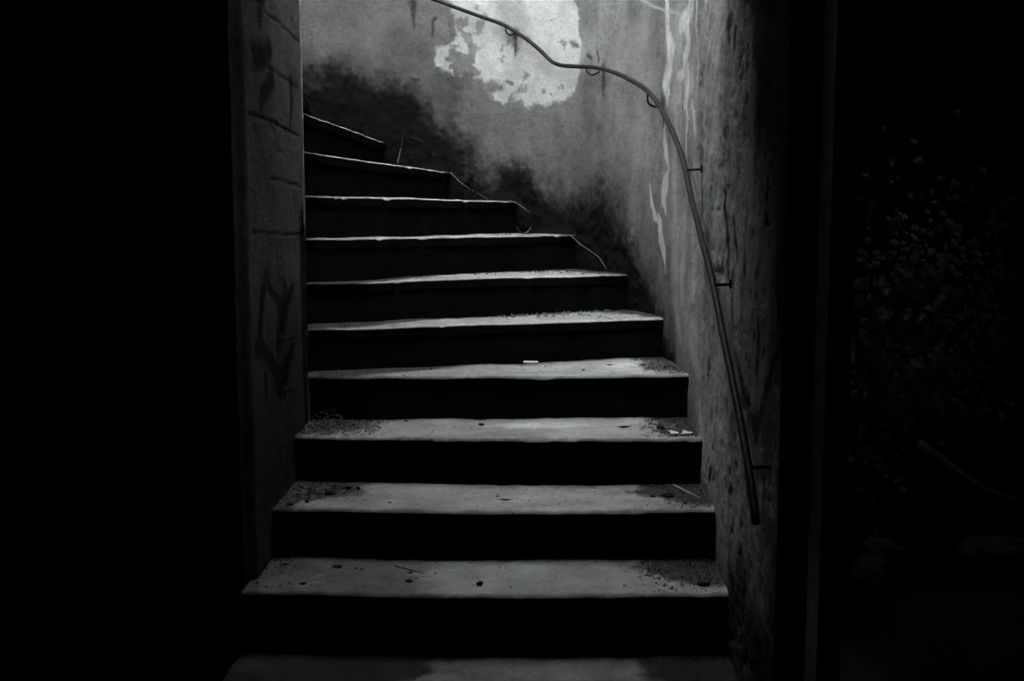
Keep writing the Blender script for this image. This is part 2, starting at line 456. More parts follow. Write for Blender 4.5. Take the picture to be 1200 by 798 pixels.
def left_disp(sr, z):
    s = LEFT_LEN - sr
    d = (fbm(s * 2.5, z * 2, 103, 4) - .5) * .014 + (fbm(s * 16, z * 12, 109, 3) - .5) * .004
    d -= .0022 * near_left(s, z, CRACKS, .004)
    d += .002 * near_left(s, z, SCRATCH, .003)
    n = fbm(s * 9, z * 14, 111, 3)
    d -= .002 * sstep(.68, .76, n)
    # the arris at the far end is broken away low down
    e = sr
    d -= .05 * sstep(.05, 0, e) * sstep(1.35, .9, z + .12 * fbm(z * 6, z * 0, 120, 2))
    # near arris rounded over
    d -= .03 * sstep(.05, 0., s)
    return d
def left_tone(sr, z, d):
    s = LEFT_LEN - sr
    t = .078 * (.55 + .6 * fbm(s * 4, z * 2.4, 131, 4) + .4 * (fbm(s * 8, z * 2.4, 133, 3) - .5))
    ws = s + (fbm(s * 20, z * 20, 140, 3) - .5) * .02
    pr = np.full(s.shape, 9.0)
    for pts, w in PAINT:
        pr = np.minimum(pr, seg_ratio(ws, z, pts, w))
    t *= 1 - .70 * sstep(1.7, .6, pr)
    t *= 1 - .65 * near_left(s, z, CRACKS, .004)
    t = t + .6 * near_left(s, z, SCRATCH, .004) * (.09 - t)
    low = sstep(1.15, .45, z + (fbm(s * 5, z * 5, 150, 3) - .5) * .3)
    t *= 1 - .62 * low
    t *= 1 - .95 * sstep(.09, .03, sr) * sstep(1.35, 1.1, z)  # shadowed band low on the far corner, put into the tone
    return np.maximum(t, .004)
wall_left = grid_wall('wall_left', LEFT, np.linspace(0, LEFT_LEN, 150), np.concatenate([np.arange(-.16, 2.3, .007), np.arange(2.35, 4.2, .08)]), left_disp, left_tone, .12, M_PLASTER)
tag(wall_left, kind='structure')
# small rounded bead added down the far arris to catch sky light
strip = tube_mesh('added_arris_strip', [(-.7335, 3.938, z) for z in np.linspace(1.16, 2.95, 30)], [.0045] * 30, 8)
o = link('added_arris_strip', strip, noisy_mat('added_arris_strip_pale', 0.03, 0.07, 60, 0.6, 0.3), wall_left, True)
tag(o, label='added pale rounded bead on the far corner of the left wall')

# solid mass of the pier behind that face: the room's front wall on the left and the curved newel
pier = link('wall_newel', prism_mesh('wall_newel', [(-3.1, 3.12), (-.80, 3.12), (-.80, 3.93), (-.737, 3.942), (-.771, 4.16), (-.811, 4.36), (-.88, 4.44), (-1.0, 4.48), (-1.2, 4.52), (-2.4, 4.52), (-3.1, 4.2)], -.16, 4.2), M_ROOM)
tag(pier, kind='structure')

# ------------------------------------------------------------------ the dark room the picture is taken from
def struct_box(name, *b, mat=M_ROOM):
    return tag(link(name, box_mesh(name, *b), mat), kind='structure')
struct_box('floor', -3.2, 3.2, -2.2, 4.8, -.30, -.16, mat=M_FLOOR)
struct_box('ceiling', -3.2, 3.2, -2.2, CEIL_Y, CEIL_Z, CEIL_Z + .25)
struct_box('wall_back', -3.2, 3.2, -2.3, -2.1, -.16, 2.9)
struct_box('wall_side', -3.2, -3.0, -2.2, 4.3, -.16, 2.9)
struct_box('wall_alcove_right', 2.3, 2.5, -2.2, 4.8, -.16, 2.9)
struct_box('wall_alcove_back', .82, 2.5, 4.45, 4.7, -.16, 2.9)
# alcove roof with a gap added out of view to light the ivy
struct_box('trim_alcove_roof_near', .735, 2.5, CEIL_Y, 3.55, 2.35, 2.6)
struct_box('trim_alcove_roof_far', .80, 2.5, 3.85, 4.7, 2.35, 2.6)
struct_box('trim_alcove_roof_left', .76, 1.50, 3.55, 3.85, 2.35, 2.6)
struct_box('trim_alcove_roof_right', 1.62, 2.5, 3.55, 3.85, 2.35, 2.6)

# ------------------------------------------------------------------ staircase
FRONT = {   # nosing of each tread: left end, right end
 0: ((-.76, 2.66, 0.0), (.585, 2.64, 0.0)),
 1: ((-.747, 3.040, .174), (.598, 3.019, .174)),
 2: ((-.742, 3.350, .330), (.613, 3.340, .330)),
 3: ((-.744, 3.704, .486), (.630, 3.661, .486)),
 4: ((-.714, 4.013, .645), (.643, 4.056, .645)),
 5: ((-.734, 4.144, .807), (.617, 4.587, .807)),
 6: ((-.785, 4.306, .970), (.505, 4.978, .970)),
 7: ((-.798, 4.360, 1.140), (.299, 5.420, 1.137)),
 8: ((-.7985, 4.380, 1.310), (.022, 5.700, 1.3005)),
 9: ((-.802, 4.380, 1.478), (-.324, 5.910, 1.4545)),
 10: ((-.805, 4.380, 1.628), (-.673, 5.990, 1.615)),
 11: ((-.830, 4.390, 1.790), (-1.06, 5.950, 1.775)),
 12: ((-.860, 4.400, 1.950), (-1.47, 5.760, 1.940)),
 13: ((-.900, 4.420, 2.110), (-1.86, 5.430, 2.100)),
}
SAG = {1: -.022, 2: -.026, 3: -.030, 4: -.015}
stair = empty('staircase', (0, 2.66, -.16))
tag(stair, 'worn concrete winding staircase climbing left between plastered walls', 'staircase')
OFF = Vector(stair.location)
def front_line(k, u):
    a, b = FRONT[k]
    a = np.array(a); b = np.array(b)
    p = a[None, :] + (b - a)[None, :] * u[:, None]
    return p
def make_step(k):
    a, b = (np.array(p) for p in FRONT[k])
    e = (b - a)[:2]; Ln = np.hypot(*e); e = e / Ln
    nrm = np.array([-e[1], e[0]])               # into the stair
    ext_l, ext_r = (.02, .02) if k < 4 else (.03, .015)
    nu = int(Ln / .011)
    u = np.linspace(-ext_l / Ln, 1 + ext_r / Ln, nu)
    F = front_line(k, u)
    w = np.clip(u, 0, 1)
    F[:, :2] += nrm[None, :] * (SAG.get(k, 0) * 4 * w * (1 - w))[:, None]
    edge = (fbm(u * Ln * 9, u * 0 + k * 3.1, 200 + k, 4) - .5) * .012 + (fbm(u * Ln * 40, u * 0 + k, 230 + k, 2) - .5) * .006
    chip = sstep(.66, .76, fbm(u * Ln * 14, u * 0 + 7.7 * k, 260 + k, 3)) * .010
    F[:, :2] += nrm[None, :] * (edge + chip)[:, None]
    F[:, 2] += (fbm(u * Ln * 5, u * 0 + 5.5 * k, 280 + k, 3) - .5) * .008
    if k + 1 in FRONT:
        B = front_line(k + 1, u)
        a2, b2 = (np.array(p) for p in FRONT[k + 1])
        e2 = (b2 - a2)[:2]; e2 = e2 / np.hypot(*e2); n2 = np.array([-e2[1], e2[0]])
        B[:, :2] += n2[None, :] * .05
        if k >= 3:      # meet the curved wall on the outer side
            wl = sstep(.55, 1, u)
            B[:, :2] += e2[None, :] * (wl * .06)[:, None]
    else:
        B = F.copy(); B[:, 0] -= .8; B[:, 1] -= .2
    B[:, 2] = F[:, 2]
    depth = np.hypot(*(B - F)[:, :2].T)
    prof = [(0, -.040), (.0002, -.012), (.0010, -.0075), (.0025, -.0050), (.006, -.002), (.013, 0)]
    nv = 30
    rows = []
    for (o_, dz) in prof:
        p = F.copy(); q = np.minimum(o_ / np.maximum(depth, 1e-3), .3)
        p[:, :2] += (B - F)[:, :2] * q[:, None]; p[:, 2] += dz - chip * .5
        rows.append((p, np.full(nu, o_)))
    for j in range(1, nv + 1):
        v = j / nv
        t = .013 / np.maximum(depth, .014) * (1 - v) + v
        p = F + (B - F) * t[:, None]
        dd = depth * t
        p[:, 2] += (fbm(p[:, 0] * 5, p[:, 1] * 5, 300 + k, 3) - .5) * .010 * sstep(.0, .06, dd) + (fbm(p[:, 0] * 30, p[:, 1] * 30, 320 + k, 3) - .5) * .004 * sstep(0, .03, dd)
        rows.append((p, dd))
    P = np.stack([r[0] for r in rows], 1)       # nu, nr, 3
    D = np.stack([r[1] for r in rows], 1)
    nr = P.shape[1]
    x, y = P[..., 0], P[..., 1]
    uu = np.repeat(u[:, None], nr, 1)
    n1 = fbm(x * 4.5, y * 6, 340 + k, 4); n2_ = fbm(x * 16, y * 20, 350 + k, 4)
    n3 = fbm(x * 7 + 1.5 * n1, y * 16, 345 + k, 4)
    t = TREAD_BASE * (.70 + .50 * n1 + .55 * (n3 - .5) + .45 * (n2_ - .5))
    if k == 1:          # a damp zone on the left and a pale scuff at its very end
        t *= 1 - .48 * sstep(.44, .36, uu + (n3 - .5) * .22)
        t *= 1 + .45 * sstep(1.15, .75, np.hypot((uu - .085) / .065, (D - .11) / .07) + (n3 - .5) * 1.2)
    if k == 3:          # scuffed pale patch
        t *= 1 + .75 * sstep(1.2, .6, np.hypot((uu - .60) / .14, (D - .24) / .07) + (n3 - .5) * .8)
    if k == 4:
        t *= 1 + .55 * sstep(1.2, .5, np.hypot((uu - .90) / .14, (D - .26) / .2) + (n3 - .5) * 1.2)
    t *= 1 + .22 * np.exp(-((uu - .60) / .27) ** 2)      # trodden paler along the middle
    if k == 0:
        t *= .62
    # grime gathers against the walls and the riser behind, with some painted shade
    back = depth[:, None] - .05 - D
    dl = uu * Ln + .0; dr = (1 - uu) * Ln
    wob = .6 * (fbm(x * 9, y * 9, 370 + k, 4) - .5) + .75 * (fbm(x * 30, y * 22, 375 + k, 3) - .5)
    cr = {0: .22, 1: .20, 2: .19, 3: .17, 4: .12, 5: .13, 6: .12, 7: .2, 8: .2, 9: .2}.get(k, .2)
    cl = {0: .50, 1: .12, 2: .22, 3: .24, 4: .16, 5: .14, 6: .1}.get(k, .1)  # floor-level step's wide left fade also paints in its deeper shade
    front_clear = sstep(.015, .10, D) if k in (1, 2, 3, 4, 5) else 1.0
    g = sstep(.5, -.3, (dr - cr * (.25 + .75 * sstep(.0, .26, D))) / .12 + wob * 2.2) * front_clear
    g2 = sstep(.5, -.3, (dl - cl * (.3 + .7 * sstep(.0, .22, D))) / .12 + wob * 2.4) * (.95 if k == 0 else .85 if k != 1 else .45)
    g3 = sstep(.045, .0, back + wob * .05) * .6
    if k in (4, 5, 6):      # shade of the deep inner corner, painted onto the pinched ends
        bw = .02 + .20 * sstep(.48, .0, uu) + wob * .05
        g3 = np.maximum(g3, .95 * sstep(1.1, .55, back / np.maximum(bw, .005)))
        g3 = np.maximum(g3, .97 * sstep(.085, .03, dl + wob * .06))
    dirt = np.maximum(np.maximum(g, g2), g3)  # grime and painted shade together
    t *= 1 - .84 * dirt  # grime and painted shade
    # worn pale nosing on the upper steps
    if k >= 5:
        t *= 1 + .25 * sstep(.05, .012, D) * sstep(.0, .006, D)
    else:
        t *= 1 - .55 * sstep(.030, .004, D + (n2_ - .5) * .03)  # lower steps: light-to-dark falloff of the rounded edge, painted in
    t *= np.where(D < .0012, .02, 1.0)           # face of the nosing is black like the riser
    V = P.reshape(-1, 3) - np.array(OFF)
    i = np.arange(nu - 1)[:, None]; j = np.arange(nr - 1)[None, :]
    a_ = (i * nr + j).ravel(); b_ = ((i + 1) * nr + j).ravel()
    Fc = np.stack([a_, b_, b_ + 1, a_ + 1], -1)
    me = bpy.data.meshes.new('tread')
    me.vertices.add(len(V)); me.vertices.foreach_set('co', V.ravel().astype(np.float32))
    me.loops.add(Fc.size); me.loops.foreach_set('vertex_index', Fc.ravel().astype(np.int32))
    me.polygons.add(len(Fc)); me.polygons.foreach_set('loop_start', (np.arange(len(Fc)) * 4).astype(np.int32))
    me.update(calc_edges=True)
    at = me.attributes.new('tone', 'FLOAT_VECTOR', 'POINT')
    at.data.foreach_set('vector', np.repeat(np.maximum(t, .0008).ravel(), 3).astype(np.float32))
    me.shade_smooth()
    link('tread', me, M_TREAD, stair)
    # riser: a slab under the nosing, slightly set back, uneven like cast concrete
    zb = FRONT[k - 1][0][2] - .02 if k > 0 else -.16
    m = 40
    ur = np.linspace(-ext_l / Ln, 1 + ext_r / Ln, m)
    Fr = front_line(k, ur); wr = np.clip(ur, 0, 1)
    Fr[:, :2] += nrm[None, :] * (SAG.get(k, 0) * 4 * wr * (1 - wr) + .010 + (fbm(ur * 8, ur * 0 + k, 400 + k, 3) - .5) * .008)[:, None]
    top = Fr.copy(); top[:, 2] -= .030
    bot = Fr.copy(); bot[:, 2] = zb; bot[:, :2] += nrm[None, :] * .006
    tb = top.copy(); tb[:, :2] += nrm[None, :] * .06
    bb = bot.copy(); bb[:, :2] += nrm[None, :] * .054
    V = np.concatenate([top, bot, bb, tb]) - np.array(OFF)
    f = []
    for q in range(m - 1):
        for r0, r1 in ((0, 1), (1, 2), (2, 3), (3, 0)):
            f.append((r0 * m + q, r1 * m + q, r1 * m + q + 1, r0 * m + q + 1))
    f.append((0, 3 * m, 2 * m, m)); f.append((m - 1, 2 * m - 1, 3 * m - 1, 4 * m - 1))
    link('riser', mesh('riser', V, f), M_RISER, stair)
TREAD_BASE = .135
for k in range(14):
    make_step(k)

# ------------------------------------------------------------------ handrail
RAIL = [(-0.9784, 5.9628, 2.4948), (-0.8038, 5.983, 2.46), (-0.5802, 5.9738, 2.4062), (-0.3991, 5.928, 2.3413), (-0.2637, 5.8706, 2.2836), (-0.1391, 5.8011, 2.2289), (-0.043, 5.7365, 2.1844), (0.0213, 5.6867, 2.1388), (0.0846, 5.6327, 2.089), (0.1466, 5.5728, 2.0268), (0.1791, 5.5375, 1.9892), (0.2072, 5.5042, 1.9644), (0.2463, 5.4524, 1.9456), (0.3139, 5.3446, 1.9277), (0.3808, 5.2134, 1.9069), (0.4557, 5.0406, 1.8625), (0.5288, 4.8359, 1.7944), (0.5659, 4.6856, 1.739), (0.5905, 4.5151, 1.6639), (0.6024, 4.275, 1.5618), (0.6044, 3.9762, 1.4292), (0.5906, 3.6482, 1.2677), (0.5716, 3.3125, 1.139), (0.56, 3.0532, 1.0179), (0.5534, 2.9083, 0.9338), (0.5456, 2.7561, 0.8573), (0.5379, 2.6138, 0.7846), (0.5304, 2.4919, 0.7208), (0.5229, 2.3864, 0.6627), (0.5149, 2.2817, 0.5925)]
rail_pts = catmull(RAIL, 6)
rail_root = empty('handrail', tuple(rail_pts[-1]))
tag(rail_root, 'thin bent iron handrail on brackets along the curved right wall', 'handrail')
RO = np.array(rail_pts[-1])
link('rail', tube_mesh('rail', [p - RO for p in rail_pts], .0098, 12), M_IRON, rail_root, True)
def bracket(name, pts, plate=None):
    c = catmull(pts, 6)
    b = link('bracket', tube_mesh('bracket', [p - RO for p in c], .0045, 8), M_IRON, rail_root, True)
    if plate is not None:
        p, n = plate
        p = np.array(p); n = np.array(n + (0,)); t = np.array((-n[1], n[0], 0))
        v = []
        for d in (0, .006):
            for (a, h) in ((-.008, -.012), (.008, -.012), (.008, .013), (-.008, .013)):
                v.append(p + n * (d - .002) + t * a + np.array((0, 0, h)) - RO)
        f = [(3, 2, 1, 0), (4, 5, 6, 7), (0, 1, 5, 4), (1, 2, 6, 5), (2, 3, 7, 6), (3, 0, 4, 7)]
        link('wall_plate', mesh('wall_plate', v, f), M_IRON, b)
bracket("loop", [(-0.0301, 5.7269, 2.1744), (-0.0301, 5.7269, 2.1493), (-0.0129, 5.729, 2.1329), (0.0086, 5.7377, 2.1384), (0.0173, 5.7563, 2.1455)])
bracket("loop", [(0.3462, 5.2841, 1.916), (0.3498, 5.2769, 1.8956), (0.369, 5.2654, 1.8786), (0.3926, 5.2629, 1.8861), (0.4126, 5.2674, 1.9022)])
bracket("loop", [(0.5638, 4.6968, 1.7402), (0.5641, 4.6953, 1.7052), (0.5755, 4.6994, 1.6882), (0.5965, 4.6963, 1.6809), (0.6174, 4.6935, 1.6806)])
bracket("arm", [(0.5997, 3.8451, 1.3882), (0.6227, 3.8344, 1.3892), (0.6498, 3.8234, 1.3903)], ((0.6458, 3.8236, 1.3903), (-0.9989, 0.0468)))
bracket("arm", [(0.5601, 3.057, 1.0436), (0.5843, 3.0723, 1.0438), (0.6125, 3.0875, 1.044)], ((0.6085, 3.0877, 1.044), (-0.9991, 0.0425)))
bracket("arm", [(0.5223, 2.3774, 0.6878), (0.546, 2.3791, 0.6884), (0.5736, 2.3804, 0.6889)], ((0.5696, 2.3807, 0.6889), (-0.9973, 0.0739)))

# ------------------------------------------------------------------ timber post at the end of the right wall
post_pts = [(.580, 2.03), (.625, 2.03), (.630, 2.17), (.596, 2.17)]
o = link('timber_post', prism_mesh('timber_post', post_pts, -.16, CEIL_Z - .002), M_WOOD)
tag(o, 'narrow grey timber post at the near end of the right wall', 'post')

# ------------------------------------------------------------------ litter on the steps
def rock_mesh(name, r, seed, flat=.6, n_lat=4, n_lon=7):
    rg = random.Random(seed)
    v = [(0, 0, r * flat)]; f = []
    for i in range(1, n_lat):
        th = math.pi * i / n_lat
        for j in range(n_lon):
            ph = 2 * math.pi * (j + .3 * rg.random()) / n_lon
            k = r * (.72 + .5 * rg.random())
            v.append((k * math.sin(th) * math.cos(ph), k * math.sin(th) * math.sin(ph), k * flat * math.cos(th)))
    v.append((0, 0, -r * flat))
    for j in range(n_lon):
        f.append((0, 1 + j, 1 + (j + 1) % n_lon))
        for i in range(n_lat - 2):
            a = 1 + i * n_lon
            f.append((a + j, a + n_lon + j, a + n_lon + (j + 1) % n_lon, a + (j + 1) % n_lon))
        a = 1 + (n_lat - 2) * n_lon
        f.append((a + j, len(v) - 1, a + (j + 1) % n_lon))
    return mesh(name, v, f)

def stone(p, r, label, mat=M_STONE, sx=1.0, rot=0.0, flat=.6, name='pebble', cat='pebble', group='dark pebbles and crumbs lying on the treads'):
    o = link(name, rock_mesh(name, r, hash((round(p[0] * 1000), round(p[1] * 1000))) & 0xffff, flat), mat)
    o.location = (p[0], p[1], p[2] + r * flat * .75)
    o.scale = (sx * 1.2, 1.2, 1.15); o.rotation_euler = (0, 0, rot)
    return tag(o, label, cat, group)

def leaf(p, length, width, rot, label, mat=M_DARKLEAF, curl=.14, name='dead_leaf', cat='leaf', group='dead leaves lying on the treads'):
    n = 7; v = []; f = []
    for i in range(n):
        t = i / (n - 1); w = width * math.sin(math.pi * (.06 + .88 * t)) ** .8 * .5
        x = (t - .5) * length; z = curl * length * (abs(t - .5) * 1.4) ** 2
        v += [(x, -w, z + w * .35), (x, 0, z), (x, w, z + w * .35)]
    m = len(v)
    v += [(a, b, c + .0012) for a, b, c in v]
    for i in range(n - 1):
        for j in range(2):
            q = i * 3 + j
            f.append((q, q + 1, q + 4, q + 3)[::-1]); f.append((m + q, m + q + 1, m + q + 4, m + q + 3))
        for e_ in (0, 2):
            q = i * 3 + e_
            f.append((q, q + 3, m + q + 3, m + q))
    o = link(name, mesh(name, v, f), mat, smooth=False)
    o.location = (p[0], p[1], p[2] + .004); o.rotation_euler = (0, 0, rot)
    return tag(o, label, cat, group)

def stalk(name, pts, r0, r1, mat, label, cat, group=None):
    c = catmull(pts, 5)
    base = c[0]
    o = link(name, tube_mesh(name, [p - base for p in c], list(np.linspace(r0, r1, len(c))), 6), mat, None, True)
    o.location = tuple(base)
    return tag(o, label, cat, group)

stone((-0.0935, 3.098, 0.174), .0085, 'largest dark pebble alone in the middle of the lowest bright tread', flat=.8)
stone((-0.3005, 3.1278, 0.174), .0075, 'small flat dark stone left of the lone pebble on the lowest bright tread', sx=1.3, flat=.5)
stone((-0.3026, 3.2048, 0.174), .0045, 'tiny dark pebble behind the flat stone on the lowest bright tread')
stone((-0.2808, 3.1582, 0.174), .0038, 'tiny dark pebble just right of the flat stone on the lowest bright tread')
stone((-0.4709, 3.2447, 0.174), .0042, 'left one of two tiny pebbles near the back of the lowest bright tread')
stone((-0.4518, 3.2367, 0.174), .0040, 'right one of two tiny pebbles near the back of the lowest bright tread')
stone((-0.2283, 3.197, 0.174), .0045, 'tiny dark pebble by the dark twig tip on the lowest bright tread')
stone((-0.5288, 3.2528, 0.174), .010, 'lumpy dark clod against the riser left of the twig on the lowest bright tread', sx=1.5)
stone((-0.6043, 3.1054, 0.174), .008, 'dark chip near the pale left end of the lowest bright tread', sx=1.3, flat=.5)
stone((0.3241, 3.0906, 0.174), .005, 'small low crumb right of centre on the lowest bright tread', flat=.4)
stone((0.5524, 3.0906, 0.174), .0125, 'biggest dark stone in the dirty right corner of the lowest bright tread', sx=1.5)
stone((0.456, 3.0687, 0.174), .004, 'tiny crumb left of the dirty right corner of the lowest bright tread')
leaf((-0.692, 3.2691, 0.174), .032, .016, .1, 'long dark leaf at the back left of the lowest bright tread')
stone((-0.6485, 3.4312, 0.33), .0065, 'round dark pebble near the left end of the second bright tread', flat=.8)
stone((-0.594, 3.5276, 0.33), .0125, 'large dark clod at the back left of the second bright tread', sx=1.3)
stone((-0.6963, 3.4002, 0.33), .008, 'dark lump nearest the left end of the second bright tread', sx=1.4)
stone((-0.3852, 3.4208, 0.33), .0045, 'lone small pebble left of centre on the second bright tread', flat=.8)
stone((0.0544, 3.4522, 0.33), .003, 'tiny pebble right of the dark leaf on the second bright tread')
leaf((-0.0217, 3.4417, 0.33), .036, .014, -.05, 'dark curled leaf in the middle of the second bright tread')
stone((-0.0469, 3.5058, 0.33), .004, 'tiny crumb behind the dark leaf on the second bright tread')
stone((0.4539, 3.4949, 0.33), .0075, 'dark lump at the left edge of the right-corner dirt on the second bright tread')
stone((0.5049, 3.5058, 0.33), .011, 'dark clod in the middle of the right-corner dirt on the second bright tread', sx=1.7)
stone((0.5469, 3.4208, 0.33), .006, 'small dark pebble under the pale twig on the second bright tread')
leaf((0.3975, 3.8544, 0.486), .042, .016, .15, 'long dark leaf right of centre on the third bright tread')
stone((0.524, 3.8544, 0.486), .009, 'dark clod between leaf and pale flakes on the third bright tread', sx=1.5)
stone((0.53, 4.0172, 0.486), .007, 'dark pebble at the back right of the third bright tread')
stone((-0.1102, 3.9179, 0.486), .008, 'flat dark stone in the middle of the third bright tread', sx=1.5, flat=.4)
stone((0.258, 3.8388, 0.486), .0042, 'tiny lone pebble left of the long leaf on the third bright tread')
stone((-0.3857, 3.9836, 0.486), .005, 'small pebble left of centre at the back of the third bright tread')
stone((0.3869, 4.3344, 0.645), .006, 'flat dark chip at the back of the fourth bright tread beside the clean patch', sx=1.8, flat=.4)
stone((-0.3109, 4.2141, 0.645), .005, 'small dark pebble left of the white stick on the fourth bright tread')
stone((0.5989, 4.2855, 0.645), .006, 'left dark crumb near the right end of the fourth bright tread')
stone((0.6287, 4.2614, 0.645), .005, 'right dark crumb near the right end of the fourth bright tread')
stone((0.2734, 4.1908, 0.645), .005, 'dark crumb right of the white stick on the fourth bright tread')
FL = 'pale plaster flakes in the right corner of the third bright tread'
def flake(p, pts, label):
    n = len(pts)
    me = prism_mesh('plaster_flake', pts, 0, .005)
    o = link('plaster_flake', me, M_PALE); o.location = (p[0], p[1], p[2] + .003); o.rotation_euler = (.06, -.05, 0)
    tag(o, label, 'flake', FL)
flake((0.5567, 3.7479, 0.486), [(-.014, -.022), (.012, -.02), (.014, -.004), (.004, .01), (-.004, .03), (-.016, .028), (-.012, 0)], 'left pale plaster flake, taller one, at right end of the third bright tread')
flake((0.5948, 3.7479, 0.486), [(-.018, -.02), (.020, -.018), (.024, 0), (.012, .008), (.004, .026), (-.006, .024), (-.008, .002)], 'right pale plaster flake, wider one, at right end of the third bright tread')
# white cigarette-like paper stick
p = (0.0744, 4.3593, 0.645)
o = link('paper_stick', tube_mesh('paper_stick', [(-.029, 0, 0), (-.027, 0, 0), (.027, .001, 0), (.029, .001, 0)], [.005, .0062, .0062, .005], 10), M_WHITE, None, True)
o.location = (p[0], p[1], p[2] + .0075); o.rotation_euler = (0, 0, -.12)
tag(o, 'short white paper stick lying against the riser on the fourth bright tread', 'stick')
# curled pale leaf by the wall
c = (0.0571, 5.33, 1.1589)
leaf((c[0], c[1], 1.138), .075, .018, .25, 'pale curled dry leaf at the back right end of a narrow upper tread', M_STRAW, curl=.9)
# twigs
stalk('twig', [(-0.3546, 3.265, 0.178), (-0.3124, 3.2295, 0.179), (-0.2612, 3.1958, 0.177)], .0018, .0012, M_STONE, 'thin dark twig at the back of the lowest bright tread', 'twig')
stalk('twig', [(0.5384, 3.6244, 0.34), (0.5627, 3.5244, 0.345), (0.6011, 3.4719, 0.336)], .0026, .0016, M_PALE, 'thin pale twig across the dirty right corner of the second bright tread', 'twig')
# dry stalks hanging along the wall from one step to the next
stalk('dry_stalk', [(-0.3222, 5.88, 1.4534), (-0.2669, 5.84, 1.3991), (-0.2122, 5.8, 1.363), (-0.1626, 5.76, 1.336), (-0.1266, 5.72, 1.3137)], .0018, .001, M_STRAW, 'thin dry stalk hanging along the dark wall, topmost of three', 'stalk')
stalk('dry_stalk', [(-0.013, 5.68, 1.3046), (0.03, 5.62, 1.2869), (0.0597, 5.58, 1.2654), (0.0889, 5.54, 1.2442)], .0022, .001, M_STRAW, 'short dry stalk past the end of a step, middle one of three hanging stalks', 'stalk')
stalk('dry_stalk', [(0.2843, 5.38, 1.1336), (0.3263, 5.32, 1.0941), (0.3739, 5.24, 1.0603), (0.4072, 5.2, 1.0338), (0.4312, 5.1, 0.9869)], .0020, .0012, M_STRAW, 'longest dry stalk bending down to the next step, lowest of three', 'stalk')
stalk('grass_blade', [(-0.5909, 5.8, 1.4985), (-0.5817, 5.8, 1.5377), (-0.5714, 5.79, 1.5806), (-0.5611, 5.78, 1.6276)], .0042, .001, M_STRAW, 'single pale dry grass blade standing upright on a narrow upper step', 'grass')

# ------------------------------------------------------------------ grit in the corners (nobody could count it)
def scatter(name, k, u0, u1, n, label, mat, rmin=.0012, rmax=.0045, bias=1.0, cat='grit', rear=False):
    rg = random.Random(900 + k * 31 + int(u0 * 1000) + n)
    a, b = (np.array(q) for q in FRONT[k]); a2, b2 = (np.array(q) for q in FRONT[k + 1])
    v = []; f = []
    for _ in range(n):
        w = rg.random() ** bias
        uu = u0 + (u1 - u0) * (1 - w) if u1 > .5 else u0 + (u1 - u0) * w
        uu = u1 - (u1 - u0) * w if u1 > .5 else u0 + (u1 - u0) * w
        t = 1 - rg.random() ** 1.6 * .93 if not rear else 1 - rg.random() ** 2 * .35
        p = (a + (b - a) * uu) * (1 - t) + (a2 + (b2 - a2) * uu) * t
        z = a[2] + (b[2] - a[2]) * uu
        r = rmin + (rmax - rmin) * rg.random() ** 2.5
        o_ = len(v)
        yaw = rg.random() * 6.28
        for (dx, dy, dz) in ((1, 0, 0), (-.6, .8, 0), (-.5, -.9, .1), (.1, .1, 1.1), (0, 0, -.6)):
            rr = r * (.7 + .6 * rg.random())
            v.append((p[0] + rr * (dx * math.cos(yaw) - dy * math.sin(yaw)), p[1] + rr * (dx * math.sin(yaw) + dy * math.cos(yaw)), z + .001 + rr * dz))
        f += [(o_, o_ + 1, o_ + 3), (o_ + 1, o_ + 2, o_ + 3), (o_ + 2, o_, o_ + 3), (o_ + 1, o_, o_ + 4), (o_ + 2, o_ + 1, o_ + 4), (o_, o_ + 2, o_ + 4)]
    o = link(name, mesh(name, v, f), mat)
    return tag(o, label, cat, None, 'stuff')
ORD = {0: 'half-lit floor-level step', 1: 'lowest bright tread', 2: 'second bright tread', 3: 'third bright tread', 4: 'fourth bright tread', 5: 'fifth bright tread', 6: 'sixth bright tread', 7: 'seventh bright tread', 8: 'eighth step', 9: 'ninth step'}
for k, u0, n in ((0, .84, 900), (1, .83, 900), (2, .84, 700), (3, .86, 700), (4, .90, 350), (5, .82, 350), (6, .82, 250), (7, .75, 250), (8, .6, 200), (9, .6, 150)):
    scatter('grit', k, u0, 1.0, n, 'dark gritty dirt in the right corner of the ' + ORD[k], M_GRIT, bias=1.5)
for k, u1, n in ((1, .20, 200), (2, .22, 350), (3, .20, 600), (4, .12, 150), (5, .12, 120)):
    scatter('grit', k, 0.0, u1, n, 'dark gritty dirt in the left corner of the ' + ORD[k], M_GRIT, bias=1.5)
for k, n in ((1, 160), (2, 160), (3, 200), (4, 160), (5, 160), (6, 140), (7, 140)):
    scatter('crumbs', k, 0.04, .96, n, 'fine dark crumbs sprinkled over the ' + ORD[k], M_STONE, .001, .003)
scatter('crumbs', 5, .55, .96, 160, 'row of pale and dark plaster crumbs at the back right of the fifth bright tread', M_RUBBLE, .003, .009, rear=True)
scatter('crumbs', 6, .55, .96, 90, 'row of dark plaster crumbs at the back right of the sixth bright tread', M_GRIT, .003, .008, rear=True)

